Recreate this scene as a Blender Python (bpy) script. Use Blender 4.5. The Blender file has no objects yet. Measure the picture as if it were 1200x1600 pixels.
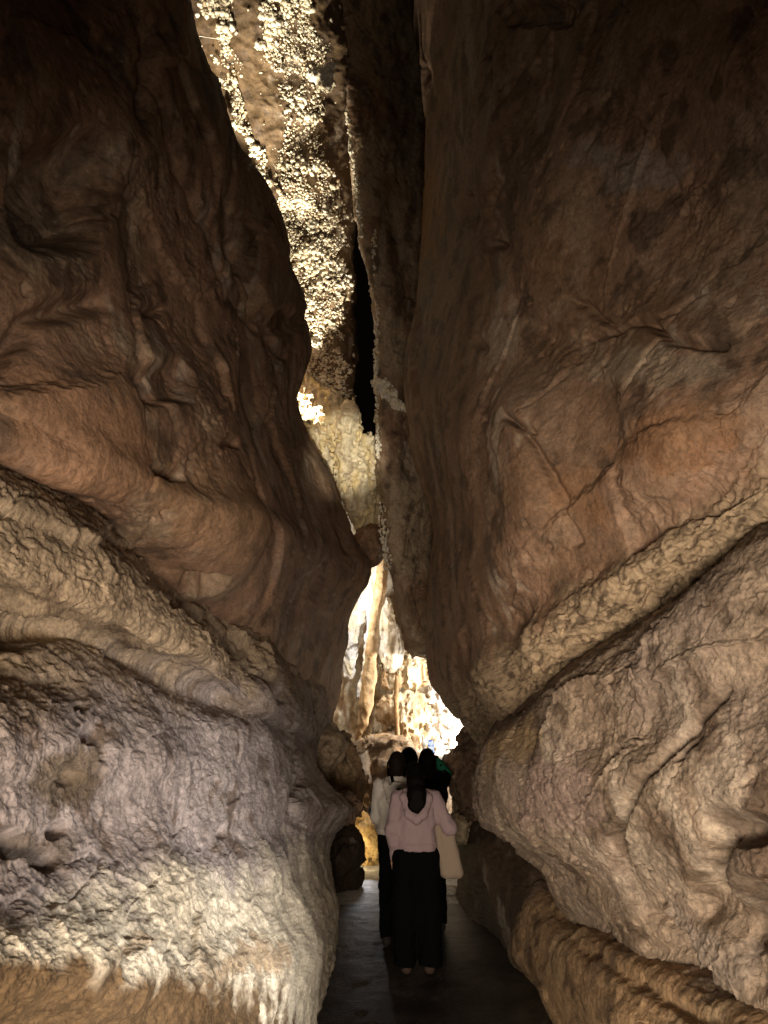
import bpy, math, random
import numpy as np

# ------------------------------------------------------------------ camera, world, exposure
SC = bpy.context.scene
COL = SC.collection
F = 1600 * 24.0 / 36.0                      # focal length in pixels of the 1200 x 1600 photograph
PITCH = math.radians(19.8)
EYE = np.array([0.0, 0.0, 1.68])
FWD = np.array([0, math.cos(PITCH), math.sin(PITCH)])
UPV = np.array([0, -math.sin(PITCH), math.cos(PITCH)])
RGT = np.array([1.0, 0, 0])

cam_d = bpy.data.cameras.new('camera')
cam = bpy.data.objects.new('camera', cam_d)
COL.objects.link(cam)
cam_d.sensor_fit = 'VERTICAL'
cam_d.sensor_height = 36.0
cam_d.lens = 24.0
cam_d.clip_start = 0.02
cam_d.clip_end = 300
cam.location = EYE
cam.rotation_euler = (math.pi / 2 + PITCH, 0, 0)
SC.camera = cam

world = bpy.data.worlds.new('World')
SC.world = world
world.use_nodes = True
bg = world.node_tree.nodes['Background']
bg.inputs[0].default_value = (0.9, 0.62, 0.42, 1)
bg.inputs[1].default_value = 0.0015          # underground: next to no daylight

SC.view_settings.view_transform = 'Standard'
SC.view_settings.look = 'None'
SC.view_settings.exposure = 0.0
SC.view_settings.gamma = 1.0
SC.render.engine = 'CYCLES'
SC.cycles.use_denoising = True
SC.cycles.max_bounces = 5
SC.cycles.diffuse_bounces = 4
SC.cycles.glossy_bounces = 2
SC.cycles.sample_clamp_indirect = 4.0


def W(u, v, d):
    """point seen at pixel (u, v) of the photograph, d metres along the view axis"""
    u, v, d = np.asarray(u, float), np.asarray(v, float), np.asarray(d, float)
    a = (u - 600) / F
    b = (800 - v) / F
    dirs = a[..., None] * RGT + b[..., None] * UPV + FWD
    return EYE + dirs * d[..., None]


def floor_d(v):
    b = (800 - v) / F
    return -EYE[2] / (math.sin(PITCH) + b * math.cos(PITCH))


def lamp(name, pos, watts, color, size=0.06, spot=None, target=None, blend=0.5):
    if spot:
        L = bpy.data.lights.new(name, 'SPOT')
        L.spot_size = math.radians(spot)
        L.spot_blend = blend
    else:
        L = bpy.data.lights.new(name, 'POINT')
    L.energy = watts
    L.color = color
    L.shadow_soft_size = size
    o = bpy.data.objects.new(name, L)
    o.location = pos
    if target is not None:
        from mathutils import Vector
        o.rotation_euler = (Vector(target) - Vector(pos)).to_track_quat('-Z', 'Y').to_euler()
    COL.objects.link(o)
    return o


WARM = (1.0, 0.83, 0.63)
NEUT = (1.0, 0.94, 0.86)
# path lamps standing low beside the walkway just behind the viewer, plus added fill spots
lamp('path_fill_lamp', (0.62, -0.45, 0.75), 240, (1.0, 0.94, 0.88), 0.35, 95, (-1.3, 2.8, 1.15), 1.0)
lamp('path_fill_lamp', (-0.55, -0.6, 0.85), 560, (1.0, 0.86, 0.69), 0.35, 84, (1.4, 3.6, 1.60), 1.0)
lamp('path_fill_lamp', (0.1, -0.9, 1.0), 520, (1.0, 0.80, 0.58), 0.35, 82, (-0.45, 4.0, 1.85), 1.0)
lamp('ledge_lamp', (0.66, 1.6, 0.98), 150, (1.0, 0.96, 0.91), 0.12, 80, (-0.70, 2.8, 0.92), 1.0)
lamp('ledge_lamp', (0.90, 2.5, 0.88), 210, (1.0, 0.96, 0.91), 0.12, 62, (-0.66, 3.9, 0.92), 1.0)
lamp('ledge_lamp', (-0.30, 1.6, 0.40), 120, WARM, 0.10, 56, (1.08, 3.7, 0.55), 1.0)
lamp('path_fill_lamp', (0.05, -0.5, 1.0), 230, WARM, 0.30, 36, W(610, 170, 10), 1.0)  # unseen spot added to lift the dark fin and crack
lamp('flowstone_fill_spot', (0.1, -0.3, 1.1), 5200, (1.0, 0.92, 0.72), 0.05, 7.5, W(538, 708, 11), 0.7)  # unseen narrow spot added to brighten the hanging flowstone
# lamps in the chamber ahead, hidden behind the rocks
lamp('chamber_lamp', W(722, 1040, 11.0), 280, NEUT, 0.05, 150, W(640, 1080, 13.5), 0.3)
lamp('chamber_lamp', W(520, 930, 11.3), 130, NEUT, 0.05, 160, W(600, 960, 13), 0.3)
lamp('slot_lamp', W(478, 735, 10.7), 1500, (1.0, 0.88, 0.66), 0.04, 56, W(425, 330, 10.7), 0.7)
lamp('slot_lamp', W(404, 330, 9.55), 260, (1.0, 0.88, 0.66), 0.04, 76, W(400, 60, 9.15), 0.5)
lamp('slot_lamp', W(421, 412, 9.8), 170, (1.0, 0.88, 0.66), 0.04, 74, W(482, 200, 9.7), 0.5)  # unseen lamp added to fill the dim stretch of popcorn
lamp('slot_lamp', W(312, 190, 8.45), 230, (1.0, 0.88, 0.66), 0.04, 76, W(385, -10, 8.8), 0.5)
lamp('chamber_lamp', W(540, 1330, 11.0), 24, (1.0, 0.72, 0.36), 0.05)
lamp('chamber_lamp', W(740, 1190, 11.6), 300, NEUT, 0.05, 160, W(690, 1140, 12.6), 0.3)
lamp('chamber_lamp', W(572, 1330, 10.4), 9, (0.95, 0.96, 1.0), 0.04, 50, W(584, 1392, 9.2), 0.5)

lamp('slot_lamp', W(570, 610, 10.9), 120, (1.0, 0.92, 0.78), 0.03, 60, W(566, 330, 9.9), 0.5)  # unseen lamp added in the open slot to brighten the fin crust

# ------------------------------------------------------------------ noise
RS = np.random.RandomState(7)
PERM = np.concatenate([RS.permutation(256)] * 3).astype(np.int32)
GR = RS.normal(size=(256, 3)).astype(np.float32)
GR /= np.linalg.norm(GR, axis=1)[:, None]
JT = RS.rand(256, 3).astype(np.float32)


def _h(i, j, k):
    return PERM[PERM[PERM[i & 255] + (j & 255)] + (k & 255)]


def perlin(p):
    p = p.astype(np.float32)
    i = np.floor(p).astype(np.int32)
    f = p - i
    w = f * f * f * (f * (f * 6 - 15) + 10)
    out = 0
    for dx in (0, 1):
        for dy in (0, 1):
            for dz in (0, 1):
                g = GR[_h(i[:, 0] + dx, i[:, 1] + dy, i[:, 2] + dz)]
                dot = g[:, 0] * (f[:, 0] - dx) + g[:, 1] * (f[:, 1] - dy) + g[:, 2] * (f[:, 2] - dz)
                wt = (w[:, 0] if dx else 1 - w[:, 0]) * (w[:, 1] if dy else 1 - w[:, 1]) * (w[:, 2] if dz else 1 - w[:, 2])
                out = out + wt * dot
    return out * 1.5


def fbm(p, octv=4, gain=0.5, lac=2.03):
    a, s, o = 1.0, 1.0, 0
    for k in range(octv):
        o = o + a * perlin(p * s + 17.3 * k)
        a *= gain
        s *= lac
    return o


def ridged(p, octv=4, gain=0.5, lac=2.07):
    a, s, o, t = 1.0, 1.0, 0, 0
    prev = 1.0
    for k in range(octv):
        n = 1 - np.abs(perlin(p * s + 9.1 * k)) * 1.4
        n = n * n * np.clip(prev, 0.3, 1.2)
        o = o + a * n
        t += a
        prev = n
        a *= gain
        s *= lac
    return o / t - 0.5


def worley(p):
    p = p.astype(np.float32)
    i = np.floor(p).astype(np.int32)
    f1 = np.full(len(p), 9.0, np.float32)
    f2 = f1.copy()
    idx = np.zeros(len(p), np.int32)
    for dx in (-1, 0, 1):
        for dy in (-1, 0, 1):
            for dz in (-1, 0, 1):
                c = i + np.array([dx, dy, dz], np.int32)
                h = _h(c[:, 0], c[:, 1], c[:, 2])
                d = np.sqrt((((c + JT[h]) - p) ** 2).sum(1))
                m = d < f1
                f2 = np.where(m, f1, np.minimum(f2, d))
                idx = np.where(m, h, idx)
                f1 = np.where(m, d, f1)
    return f1, f2, idx


def sstep(a, b, x):
    t = np.clip((x - a) / (b - a), 0, 1)
    return t * t * (3 - 2 * t)


# ------------------------------------------------------------------ mesh + object helpers
def tag(o, label, cat, group=None, kind=None):
    if label:
        o['label'] = label
    if cat:
        o['category'] = cat
    if group:
        o['group'] = group
    if kind:
        o['kind'] = kind
    return o


def empty(name, loc, rz=0.0):
    o = bpy.data.objects.new(name, None)
    o.location = loc
    o.rotation_euler = (0, 0, rz)
    COL.objects.link(o)
    return o


def make_mesh(name, verts, faces, mat, col=None, parent=None, smooth=True, origin='centre'):
    verts = np.asarray(verts, np.float64)
    if parent is None and origin == 'centre':
        org = (verts.min(0) + verts.max(0)) / 2
        org[2] = verts[:, 2].min()
    else:
        org = np.zeros(3)
    me = bpy.data.meshes.new(name)
    fa = np.asarray(faces, np.int32)
    n = fa.shape[1]
    me.vertices.add(len(verts))
    me.vertices.foreach_set('co', (verts - org).astype(np.float32).ravel())
    me.loops.add(fa.size)
    me.loops.foreach_set('vertex_index', fa.ravel())
    me.polygons.add(len(fa))
    me.polygons.foreach_set('loop_start', np.arange(0, fa.size, n, dtype=np.int32))
    me.polygons.foreach_set('loop_total', np.full(len(fa), n, np.int32))
    me.polygons.foreach_set('use_smooth', np.full(len(fa), smooth, bool))
    me.update(calc_edges=True)
    if col is not None:
        at = me.attributes.new('col', 'FLOAT_COLOR', 'POINT')
        c4 = np.ones((len(verts), 4), np.float32)
        c4[:, :3] = col
        at.data.foreach_set('color', c4.ravel())
    me.materials.append(mat)
    o = bpy.data.objects.new(name, me)
    o.location = org
    COL.objects.link(o)
    if parent is not None:
        o.parent = parent
    return o


def grid_faces(nr, nc):
    i = np.arange(nr * nc).reshape(nr, nc)
    return np.stack([i[:-1, :-1].ravel(), i[1:, :-1].ravel(), i[1:, 1:].ravel(), i[:-1, 1:].ravel()], 1)


def grid_normals(P):
    du = np.gradient(P, axis=1)
    dv = np.gradient(P, axis=0)
    n = np.cross(du, dv)
    n /= np.linalg.norm(n, axis=2)[..., None] + 1e-9
    if (n * (EYE - P)).sum() < 0:
        n = -n
    return n


# ------------------------------------------------------------------ materials
def nodes(name):
    m = bpy.data.materials.new(name)
    m.use_nodes = True
    nt = m.node_tree
    return m, nt, nt.nodes['Principled BSDF']


def rock_material(name, rough=0.82, bump=0.35, spec=0.25, fine=38.0, speck=0.5, flat=None):
    m, nt, b = nodes(name)
    N, L = nt.nodes, nt.links
    tc = N.new('ShaderNodeTexCoord')
    if flat is None:
        at = N.new('ShaderNodeAttribute')
        at.attribute_name = 'col'
        base = at.outputs['Color']
    else:
        r = N.new('ShaderNodeRGB')
        r.outputs[0].default_value = (*flat, 1)
        base = r.outputs[0]
    n1 = N.new('ShaderNodeTexNoise')
    n1.inputs['Scale'].default_value = fine
    n1.inputs['Detail'].default_value = 7
    n1.inputs['Roughness'].default_value = 0.62
    n1.inputs['Distortion'].default_value = 0.6
    L.new(tc.outputs['Object'], n1.inputs['Vector'])
    n2 = N.new('ShaderNodeTexNoise')
    n2.inputs['Scale'].default_value = fine * 0.22
    n2.inputs['Detail'].default_value = 8
    n2.inputs['Roughness'].default_value = 0.66
    n2.inputs['Distortion'].default_value = 0.4
    L.new(tc.outputs['Object'], n2.inputs['Vector'])
    ramp = N.new('ShaderNodeMapRange')
    ramp.inputs['From Min'].default_value = 0.3
    ramp.inputs['From Max'].default_value = 0.7
    ramp.inputs['To Min'].default_value = 1 - speck * 0.75
    ramp.inputs['To Max'].default_value = 1 + speck * 0.45
    L.new(n1.outputs['Fac'], ramp.inputs['Value'])
    ramp2 = N.new('ShaderNodeMapRange')
    ramp2.inputs['From Min'].default_value = 0.32
    ramp2.inputs['From Max'].default_value = 0.68
    ramp2.inputs['To Min'].default_value = 1 - speck * 0.6
    ramp2.inputs['To Max'].default_value = 1 + speck * 0.4
    L.new(n2.outputs['Fac'], ramp2.inputs['Value'])
    mul = N.new('ShaderNodeMath')
    mul.operation = 'MULTIPLY'
    L.new(ramp.outputs[0], mul.inputs[0])
    L.new(ramp2.outputs[0], mul.inputs[1])
    vm = N.new('ShaderNodeVectorMath')
    vm.operation = 'SCALE'
    L.new(base, vm.inputs[0])
    n3 = N.new('ShaderNodeTexNoise')
    n3.inputs['Scale'].default_value = fine * 2.3
    n3.inputs['Detail'].default_value = 3
    n3.inputs['Roughness'].default_value = 0.7
    L.new(tc.outputs['Object'], n3.inputs['Vector'])
    sp = N.new('ShaderNodeMapRange')
    sp.inputs['From Min'].default_value = 0.60
    sp.inputs['From Max'].default_value = 0.70
    sp.inputs['To Min'].default_value = 1.0
    sp.inputs['To Max'].default_value = 0.45
    L.new(n3.outputs['Fac'], sp.inputs['Value'])
    mul2 = N.new('ShaderNodeMath')
    mul2.operation = 'MULTIPLY'
    L.new(mul.outputs[0], mul2.inputs[0])
    L.new(sp.outputs[0], mul2.inputs[1])
    L.new(mul2.outputs[0], vm.inputs['Scale'])
    L.new(vm.outputs[0], b.inputs['Base Color'])
    add = N.new('ShaderNodeMath')
    add.operation = 'MULTIPLY_ADD'
    L.new(n2.outputs['Fac'], add.inputs[0])
    add.inputs[1].default_value = 1.1
    L.new(n1.outputs['Fac'], add.inputs[2])
    bp = N.new('ShaderNodeBump')
    bp.inputs['Strength'].default_value = bump
    bp.inputs['Distance'].default_value = 0.02
    L.new(add.outputs[0], bp.inputs['Height'])
    L.new(bp.outputs[0], b.inputs['Normal'])
    rr = N.new('ShaderNodeMapRange')
    rr.inputs['To Min'].default_value = rough - 0.18
    rr.inputs['To Max'].default_value = min(1, rough + 0.15)
    L.new(n2.outputs['Fac'], rr.inputs['Value'])
    L.new(rr.outputs[0], b.inputs['Roughness'])
    b.inputs['Specular IOR Level'].default_value = spec
    return m


def cloth_material(name, c, rough=0.9, scale=260, var=0.25, bump=0.25, spec=0.05):
    m, nt, b = nodes(name)
    N, L = nt.nodes, nt.links
    tc = N.new('ShaderNodeTexCoord')
    n = N.new('ShaderNodeTexNoise')
    n.inputs['Scale'].default_value = scale
    n.inputs['Detail'].default_value = 4
    L.new(tc.outputs['Object'], n.inputs['Vector'])
    mr = N.new('ShaderNodeMapRange')
    mr.inputs['To Min'].default_value = 1 - var
    mr.inputs['To Max'].default_value = 1 + var
    L.new(n.outputs['Fac'], mr.inputs['Value'])
    rgb = N.new('ShaderNodeRGB')
    rgb.outputs[0].default_value = (*c, 1)
    vm = N.new('ShaderNodeVectorMath')
    vm.operation = 'SCALE'
    L.new(rgb.outputs[0], vm.inputs[0])
    L.new(mr.outputs[0], vm.inputs['Scale'])
    L.new(vm.outputs[0], b.inputs['Base Color'])
    bp = N.new('ShaderNodeBump')
    bp.inputs['Strength'].default_value = bump
    bp.inputs['Distance'].default_value = 0.004
    L.new(n.outputs['Fac'], bp.inputs['Height'])
    L.new(bp.outputs[0], b.inputs['Normal'])
    b.inputs['Roughness'].default_value = rough
    b.inputs['Specular IOR Level'].default_value = spec
    return m


M_ROCK = rock_material('cave_limestone', rough=0.72, spec=0.4, bump=0.4)
M_ROUGH = rock_material('rough_limestone', bump=0.55, fine=46, speck=0.6)
M_CALC = rock_material('white_calcite', rough=0.62, bump=0.3, spec=0.4, fine=30, speck=0.4)
M_FLOOR = rock_material('wet_path_concrete', rough=0.55, bump=0.45, spec=0.25, fine=34, speck=1.0)


# ------------------------------------------------------------------ rock masses from control grids
def cr_weights(n, params):
    """Catmull-Rom weights for n controls"""
    Wt = np.zeros((len(params), n))
    for k, t in enumerate(params):
        i = min(int(t), n - 2)
        f = t - i
        w = (-0.5 * f + f * f - 0.5 * f ** 3, 1 - 2.5 * f * f + 1.5 * f ** 3,
             0.5 * f + 2 * f * f - 1.5 * f ** 3, -0.5 * f * f + 0.5 * f ** 3)
        for q, ww in zip((i - 1, i, i + 1, i + 2), w):
            Wt[k, min(max(q, 0), n - 1)] += ww
    return Wt


def seg_params(lengths, px):
    out = []
    for i, l in enumerate(lengths):
        n = max(8, int(l / px))
        out += list(i + np.arange(n) / n)
    out.append(len(lengths))
    return np.array(out)


def patch_grid(rows, T, edge=None, px=1.7, back=(0.9, 2.6)):
    U, V, D = [], [], []
    for (uL, vL, uR, vR, bow, ds) in rows:
        u = [uL + (uR - uL) * t for t in T]
        v = [vL + (vR - vL) * t + bow * 4 * t * (1 - t) for t in T]
        d = [(dd if dd > 0 else F * -dd / max(20, abs(uu - 600))) for dd, uu in zip(ds, u)]
        if edge == 'R':                       # the mass carries on past the frame, beside the viewer
            u = [u[0] - 420] + u
            v = [v[0] + (v[0] - v[1]) * 0.6] + v
            d = [d[0] * 800 / 1220 * 1.04] + d
        if edge == 'L':
            u = u + [u[-1] + 420]
            v = v + [v[-1] + (v[-1] - v[-2]) * 0.6]
            d = d + [d[-1] * abs(u[-2] - 600) / abs(u[-1] - 600) * 1.04]
        if edge == 'R':
            u += [u[-1] - 10, u[-1] - 80]
            v += [v[-1], v[-1]]
            d += [d[-1] + back[0], d[-1] + back[1]]
        if edge == 'L':
            u = [u[0] + 80, u[0] + 10] + u
            v = [v[0], v[0]] + v
            d = [d[0] + back[1], d[0] + back[0]] + d
        U.append(u); V.append(v); D.append(d)
    U, V, D = map(np.array, (U, V, D))
    P = W(U, V, D)
    lr = np.hypot(np.diff(U, axis=0), np.diff(V, axis=0)).mean(1)
    lc = np.hypot(np.diff(U, axis=1), np.diff(V, axis=1)).mean(0)
    if edge == 'R':
        lc[0] *= 0.25
    if edge == 'L':
        lc[-1] *= 0.25
    Wr = cr_weights(U.shape[0], seg_params(lr, px))
    Wc = cr_weights(U.shape[1], seg_params(lc, px))
    Pd = np.einsum('ai,ijk,bj->abk', Wr, P, Wc)
    return Pd, Wr @ U @ Wc.T, Wr @ V @ Wc.T


def poly_dist(U, V, pts):
    best = np.full(U.shape, 1e9)
    for (x0, y0), (x1, y1) in zip(pts[:-1], pts[1:]):
        dx, dy = x1 - x0, y1 - y0
        t = np.clip(((U - x0) * dx + (V - y0) * dy) / (dx * dx + dy * dy + 1e-9), 0, 1)
        best = np.minimum(best, np.hypot(U - x0 - t * dx, V - y0 - t * dy))
    return best


def aniso(P, ang, sx, sy):
    """coordinates stretched along a direction in the y-z wall plane (ang from +y), sx along, sy across"""
    c, s = math.cos(ang), math.sin(ang)
    a = P[:, 1] * c + P[:, 2] * s
    b = -P[:, 1] * s + P[:, 2] * c
    return np.stack([P[:, 0] / sy, a / sx, b / sy], 1)


def rock_patch(name, rows, T, edge, mat, disp, colour, px=1.7, grooves=(), pits=(), stains_and_shade=(), back=(0.9, 2.6)):
    P, U, V = patch_grid(rows, T, edge, px, back)
    n = grid_normals(P)
    sh = P.shape
    p = P.reshape(-1, 3)
    uu, vv = U.ravel(), V.ravel()
    wob = fbm(p * 2.6, 3) * 26
    wob2 = fbm(p * 2.6 + 40, 3) * 26
    h = disp(p, uu, vv)
    for pts, width, depth in grooves:
        d = poly_dist(uu + wob * 0.35, vv + wob2 * 0.35, pts)
        wloc = width * (0.65 + 0.6 * np.clip(0.5 + perlin(p * 5), 0, 1))
        h = h - depth * np.exp(-(d / wloc) ** 2)
    for (pu, pv, ru, rv, depth) in pits:
        q = np.hypot((uu + wob * 0.5 - pu) / ru, (vv + wob2 * 0.5 - pv) / rv)
        h = h - depth * (1 - sstep(0.45, 1.0, q))
    P2 = P + n * h.reshape(sh[:2])[..., None]
    c = colour(p, uu, vv, h)
    for (pu, pv, ru, rv, ang, cc, st) in stains_and_shade:
        a = math.radians(ang)
        x, y = uu + wob * 1.2 - pu, vv + wob2 * 1.2 - pv
        q = np.hypot((x * math.cos(a) + y * math.sin(a)) / ru, (-x * math.sin(a) + y * math.cos(a)) / rv)
        k = (st * (1 - sstep(0.6, 1.1, q + 0.35 * fbm(p * 9, 4))))[:, None]
        c = c * (1 - k) + np.array(cc) * k
    return make_mesh(name, P2.reshape(-1, 3), grid_faces(*sh[:2]), mat, np.clip(c, 0.004, 0.9))


def mixc(a, b, k):
    return np.asarray(a) * (1 - k[:, None]) + np.asarray(b) * k[:, None]


# base colours of the rock
RED = np.array((0.32, 0.195, 0.127))
BRN = np.array((0.25, 0.15, 0.09))
DRK = np.array((0.085, 0.055, 0.036))
TAN = np.array((0.36, 0.27, 0.18))
LIL = np.array((0.33, 0.275, 0.255))
CRM = np.array((0.64, 0.56, 0.43))
OCH = np.array((0.115, 0.07, 0.033))


def billow(p, octv=3, gain=0.5, lac=2.05):
    """rounded lobes parted by sharp creases"""
    a, s, o = 1.0, 1.0, 0
    for k in range(octv):
        o = o + a * (np.abs(perlin(p * s + 23.7 * k)) * 2 - 0.5)
        a *= gain
        s *= lac
    return o


def cracks(p, s, width):
    """thin broken crack lines along the borders of large cells"""
    w1, w2, _ = worley(p * s + 0.25 * np.stack([perlin(p * s * 2), perlin(p * s * 2 + 9), perlin(p * s * 2 + 19)], 1))
    return (1 - sstep(0, width, w2 - w1)) * sstep(0.12, 0.4, perlin(p * s * 0.9 + 60))


def facets(p, soft=0.05):
    """broken plates, each tilted its own way, parted by scarps"""
    p = p.astype(np.float32)
    i = np.floor(p).astype(np.int32)
    f1 = np.full(len(p), 99.0, np.float32)
    f2 = f1.copy()
    h = np.zeros(len(p), np.float32)
    for dx in (-1, 0, 1):
        for dy in (-1, 0, 1):
            for dz in (-1, 0, 1):
                c = i + np.array([dx, dy, dz], np.int32)
                k = _h(c[:, 0], c[:, 1], c[:, 2])
                d = p - (c + JT[k])
                l = (d * d).sum(1)
                m = l < f1
                f2 = np.where(m, f1, np.minimum(f2, l))
                h = np.where(m, (d * GR[k]).sum(1), h)
                f1 = np.where(m, l, f1)
    return h * sstep(0, soft, np.sqrt(f2) - np.sqrt(f1))


def smooth_disp(ang, s=1.0):
    def f(p, u, v):
        rag = np.stack([fbm(p * 7, 3, 0.6), fbm(p * 7 + 31, 3, 0.6), fbm(p * 7 + 77, 3, 0.6)], 1)
        q = p + 0.022 * rag
        h = 0.12 * fbm(aniso(p, ang, 1.8, 1.1), 2)
        h += 0.060 * facets(aniso(q, ang, 1.25, 0.8) + 5)
        calm = sstep(-0.1, 0.35, fbm(p * 1.5 + 44, 3))
        h += 0.020 * calm * facets(aniso(q, ang + 0.4, 0.46, 0.28) + 2)
        h += 0.007 * fbm(p * 3.3 + 3, 3)
        h += (0.003 + 0.006 * calm) * fbm(p * 14, 4, 0.68)
        w1, w2, _ = worley(q * 7.5)
        h -= 0.030 * sstep(0.15, 0.45, perlin(p * 1.6 + 8)) * (1 - sstep(0.12, 0.28, w1))
        h -= 0.020 * sstep(0.1, 0.3, perlin(p * 0.9 + 33)) * cracks(aniso(q, ang, 1, 0.6), 1.9, 0.03)
        return h * s
    return f


def rough_disp(ang, s=1.0, fine=1.0):
    def f(p, u, v):
        rag = np.stack([fbm(p * 8, 3, 0.6), fbm(p * 8 + 31, 3, 0.6), fbm(p * 8 + 77, 3, 0.6)], 1)
        q = p + 0.020 * rag
        h = 0.09 * fbm(aniso(p, ang, 1.5, 0.8), 2)
        h += 0.060 * facets(aniso(q, ang, 1.0, 0.46) + 5)
        calm = sstep(-0.3, 0.3, fbm(p * 1.7 + 44, 3))
        h += 0.026 * calm * facets(aniso(q, ang + 0.25, 0.34, 0.16) + 2)
        w1, w2, _ = worley(aniso(q, ang, 0.15, 0.085))
        h += 0.010 * calm * (0.5 - w1)
        h += (0.002 + 0.005 * calm) * fine * ridged(aniso(p, ang, 0.11, 0.07), 3)
        h += 0.011 * fine * fbm(p * 19, 4, 0.68)
        h -= 0.020 * cracks(aniso(q, ang, 1, 0.6), 2.2, 0.035)
        return h * s
    return f


def brown_colour(a=RED, b=BRN, c=TAN, dark=DRK):
    def f(p, u, v, h):
        k = sstep(-0.35, 0.4, fbm(p * 1.1 + 3, 4))
        col = mixc(a, b, k)
        col = mixc(col, c, 0.65 * sstep(0.05, 0.6, fbm(p * 2.3 + 50, 5, 0.6)))
        col = mixc(col, dark, 0.75 * sstep(0.16, 0.6, fbm(p * 3.1 + 90, 5, 0.62)))
        run = fbm(p * np.array([5.0, 5.0, 0.8]) + 14, 4, 0.6) * sstep(-0.1, 0.4, fbm(p * 0.8 + 66, 2))
        col = mixc(col, dark * 1.3, 0.6 * sstep(0.10, 0.35, run))
        col = mixc(col, np.array((0.46, 0.38, 0.30)), 0.5 * sstep(0.12, 0.4, -run))
        return col
    return f


T6 = (0, .3, .5, .7, .87, 1)
D2R = math.radians

# ---- left overhanging wall
def left_disp(p, u, v):
    return smooth_disp(D2R(62))(p, u, v) * (1 - 0.25 * sstep(330, 470, u)) - 0.01


rows = [
    (-200, -330, 225, -150, 0, (-1.7, -1.6, -1.6, -1.6, -1.55, 4.6)),
    (-200, -80, 280, 0, 0, (-1.65, -1.6, -1.65, -1.6, -1.5, 5.2)),
    (-200, 60, 325, 140, 0, (-1.6, -1.5, -1.62, -1.55, -1.42, 5.8)),
    (-200, 190, 418, 300, 0, (-1.6, -1.5, -1.55, -1.4, -1.3, 7.2)),
    (-200, 300, 462, 430, 0, (-1.6, -1.45, -1.4, -1.35, -1.2, 8.0)),
    (-200, 390, 480, 545, 0, (-1.6, -1.4, -1.35, -1.3, -1.15, 8.8)),
    (-200, 450, 462, 630, 0, (-1.55, -1.4, -1.3, -1.2, -1.1, 8.0)),
    (-200, 500, 500, 720, 0, (-1.5, -1.35, -1.2, -1.1, -1.0, 8.6)),
    (-200, 540, 558, 840, 0, (-1.5, -1.3, -1.15, -1.0, -.8, 9.2)),
    (-200, 570, 577, 895, 0, (-1.5, -1.3, -1.1, -.9, -.7, 9.4)),
    (-200, 590, 542, 980, 0, (-1.5, -1.3, -1.15, -1.0, -.85, 9.2)),
    (-200, 620, 518, 1110, -40, (-1.6, -1.4, -1.3, -1.2, -1.0, 9.0)),
    (-200, 720, 500, 1180, -40, (-1.9, -1.7, -1.6, -1.5, -1.3, 10.0)),
]
o = rock_patch('rock_wall', rows, T6, 'R', M_ROCK, left_disp, brown_colour(), px=1.6,
               grooves=[([(0, 560), (60, 500), (150, 470)], 16, 0.10),
                        ([(215, 190), (225, 60), (190, -40)], 14, 0.12),
                        ([(360, 470), (330, 350), (260, 200), (215, 60)], 10, 0.10),
                        ([(440, 560), (400, 470), (370, 380)], 9, 0.09),
                        ([(395, 470), (430, 580)], 8, 0.08),
                        ([(200, 450), (215, 490), (260, 480)], 7, 0.06)],
               pits=[(265, 735, 34, 16, 0.14), (250, 600, 60, 45, 0.10), (100, 300, 80, 110, 0.22),
                     (315, 905, 34, 18, 0.16), (450, 500, 40, 26, 0.10), (350, 690, 26, 12, 0.06)],
               stains_and_shade=[(120, 690, 180, 90, 35, (0.36, 0.20, 0.11), 0.6), (330, 800, 120, 70, 40, (0.36, 0.22, 0.12), 0.5),
                       (470, 900, 60, 130, -10, (0.20, 0.13, 0.10), 0.5)])
tag(o, 'huge reddish brown overhanging cave wall on the left with dark hollow near the top', 'rock wall')

# ---- left ledge (knobbly band and the pale block below it)
rows = [
    (-200, 520, 520, 1060, -30, (-2.0, -1.8, -1.7, -1.5, -1.2, 9.5)),
    (-200, 590, 515, 1115, -45, (-1.6, -1.45, -1.35, -1.2, -.95, 8.6)),
    (-200, 690, 505, 1130, -40, (-1.35, -1.2, -1.1, -1.0, -.85, 8.0)),
    (-200, 820, 495, 1150, -20, (-1.3, -1.15, -1.1, -1.0, -.85, 7.6)),
    (-200, 890, 490, 1165, -15, (-1.65, -1.45, -1.35, -1.15, -.95, 7.8)),
    (-200, 980, 490, 1185, -25, (-1.5, -1.35, -1.2, -1.05, -.85, 7.3)),
    (-200, 1080, 510, 1225, 0, (-1.2, -1.1, -1.0, -.95, -.8, 7.0)),
    (-200, 1230, 545, 1262, 0, (-1.1, -1.05, -1.0, -.9, -.7, 6.6)),
    (-200, 1340, 520, 1295, 0, (-1.08, -1.02, -.97, -.87, -.75, 6.6)),
    (-200, 1420, 508, 1330, 0, (-1.0, -.95, -.9, -.8, -.7, 6.5)),
    (-200, 1500, 528, 1420, 0, (-.88, -.83, -.79, -.70, -.58, 6.3)),
    (-200, 1560, 520, 1500, 0, (-.86, -.83, -.74, -.63, -.5, 5.6)),
    (-200, 1640, 497, 1600, 0, (-.95, -.9, -.78, -.64, -.5, 4.7)),
    (-200, 1780, 470, 1720, 0, (-1.0, -.9, -.75, -.6, -.5, 3.7)),
    (-200, 2000, 440, 1900, 0, (-.9, -.8, -.7, -.6, -.5, 2.68)),
]


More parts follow.
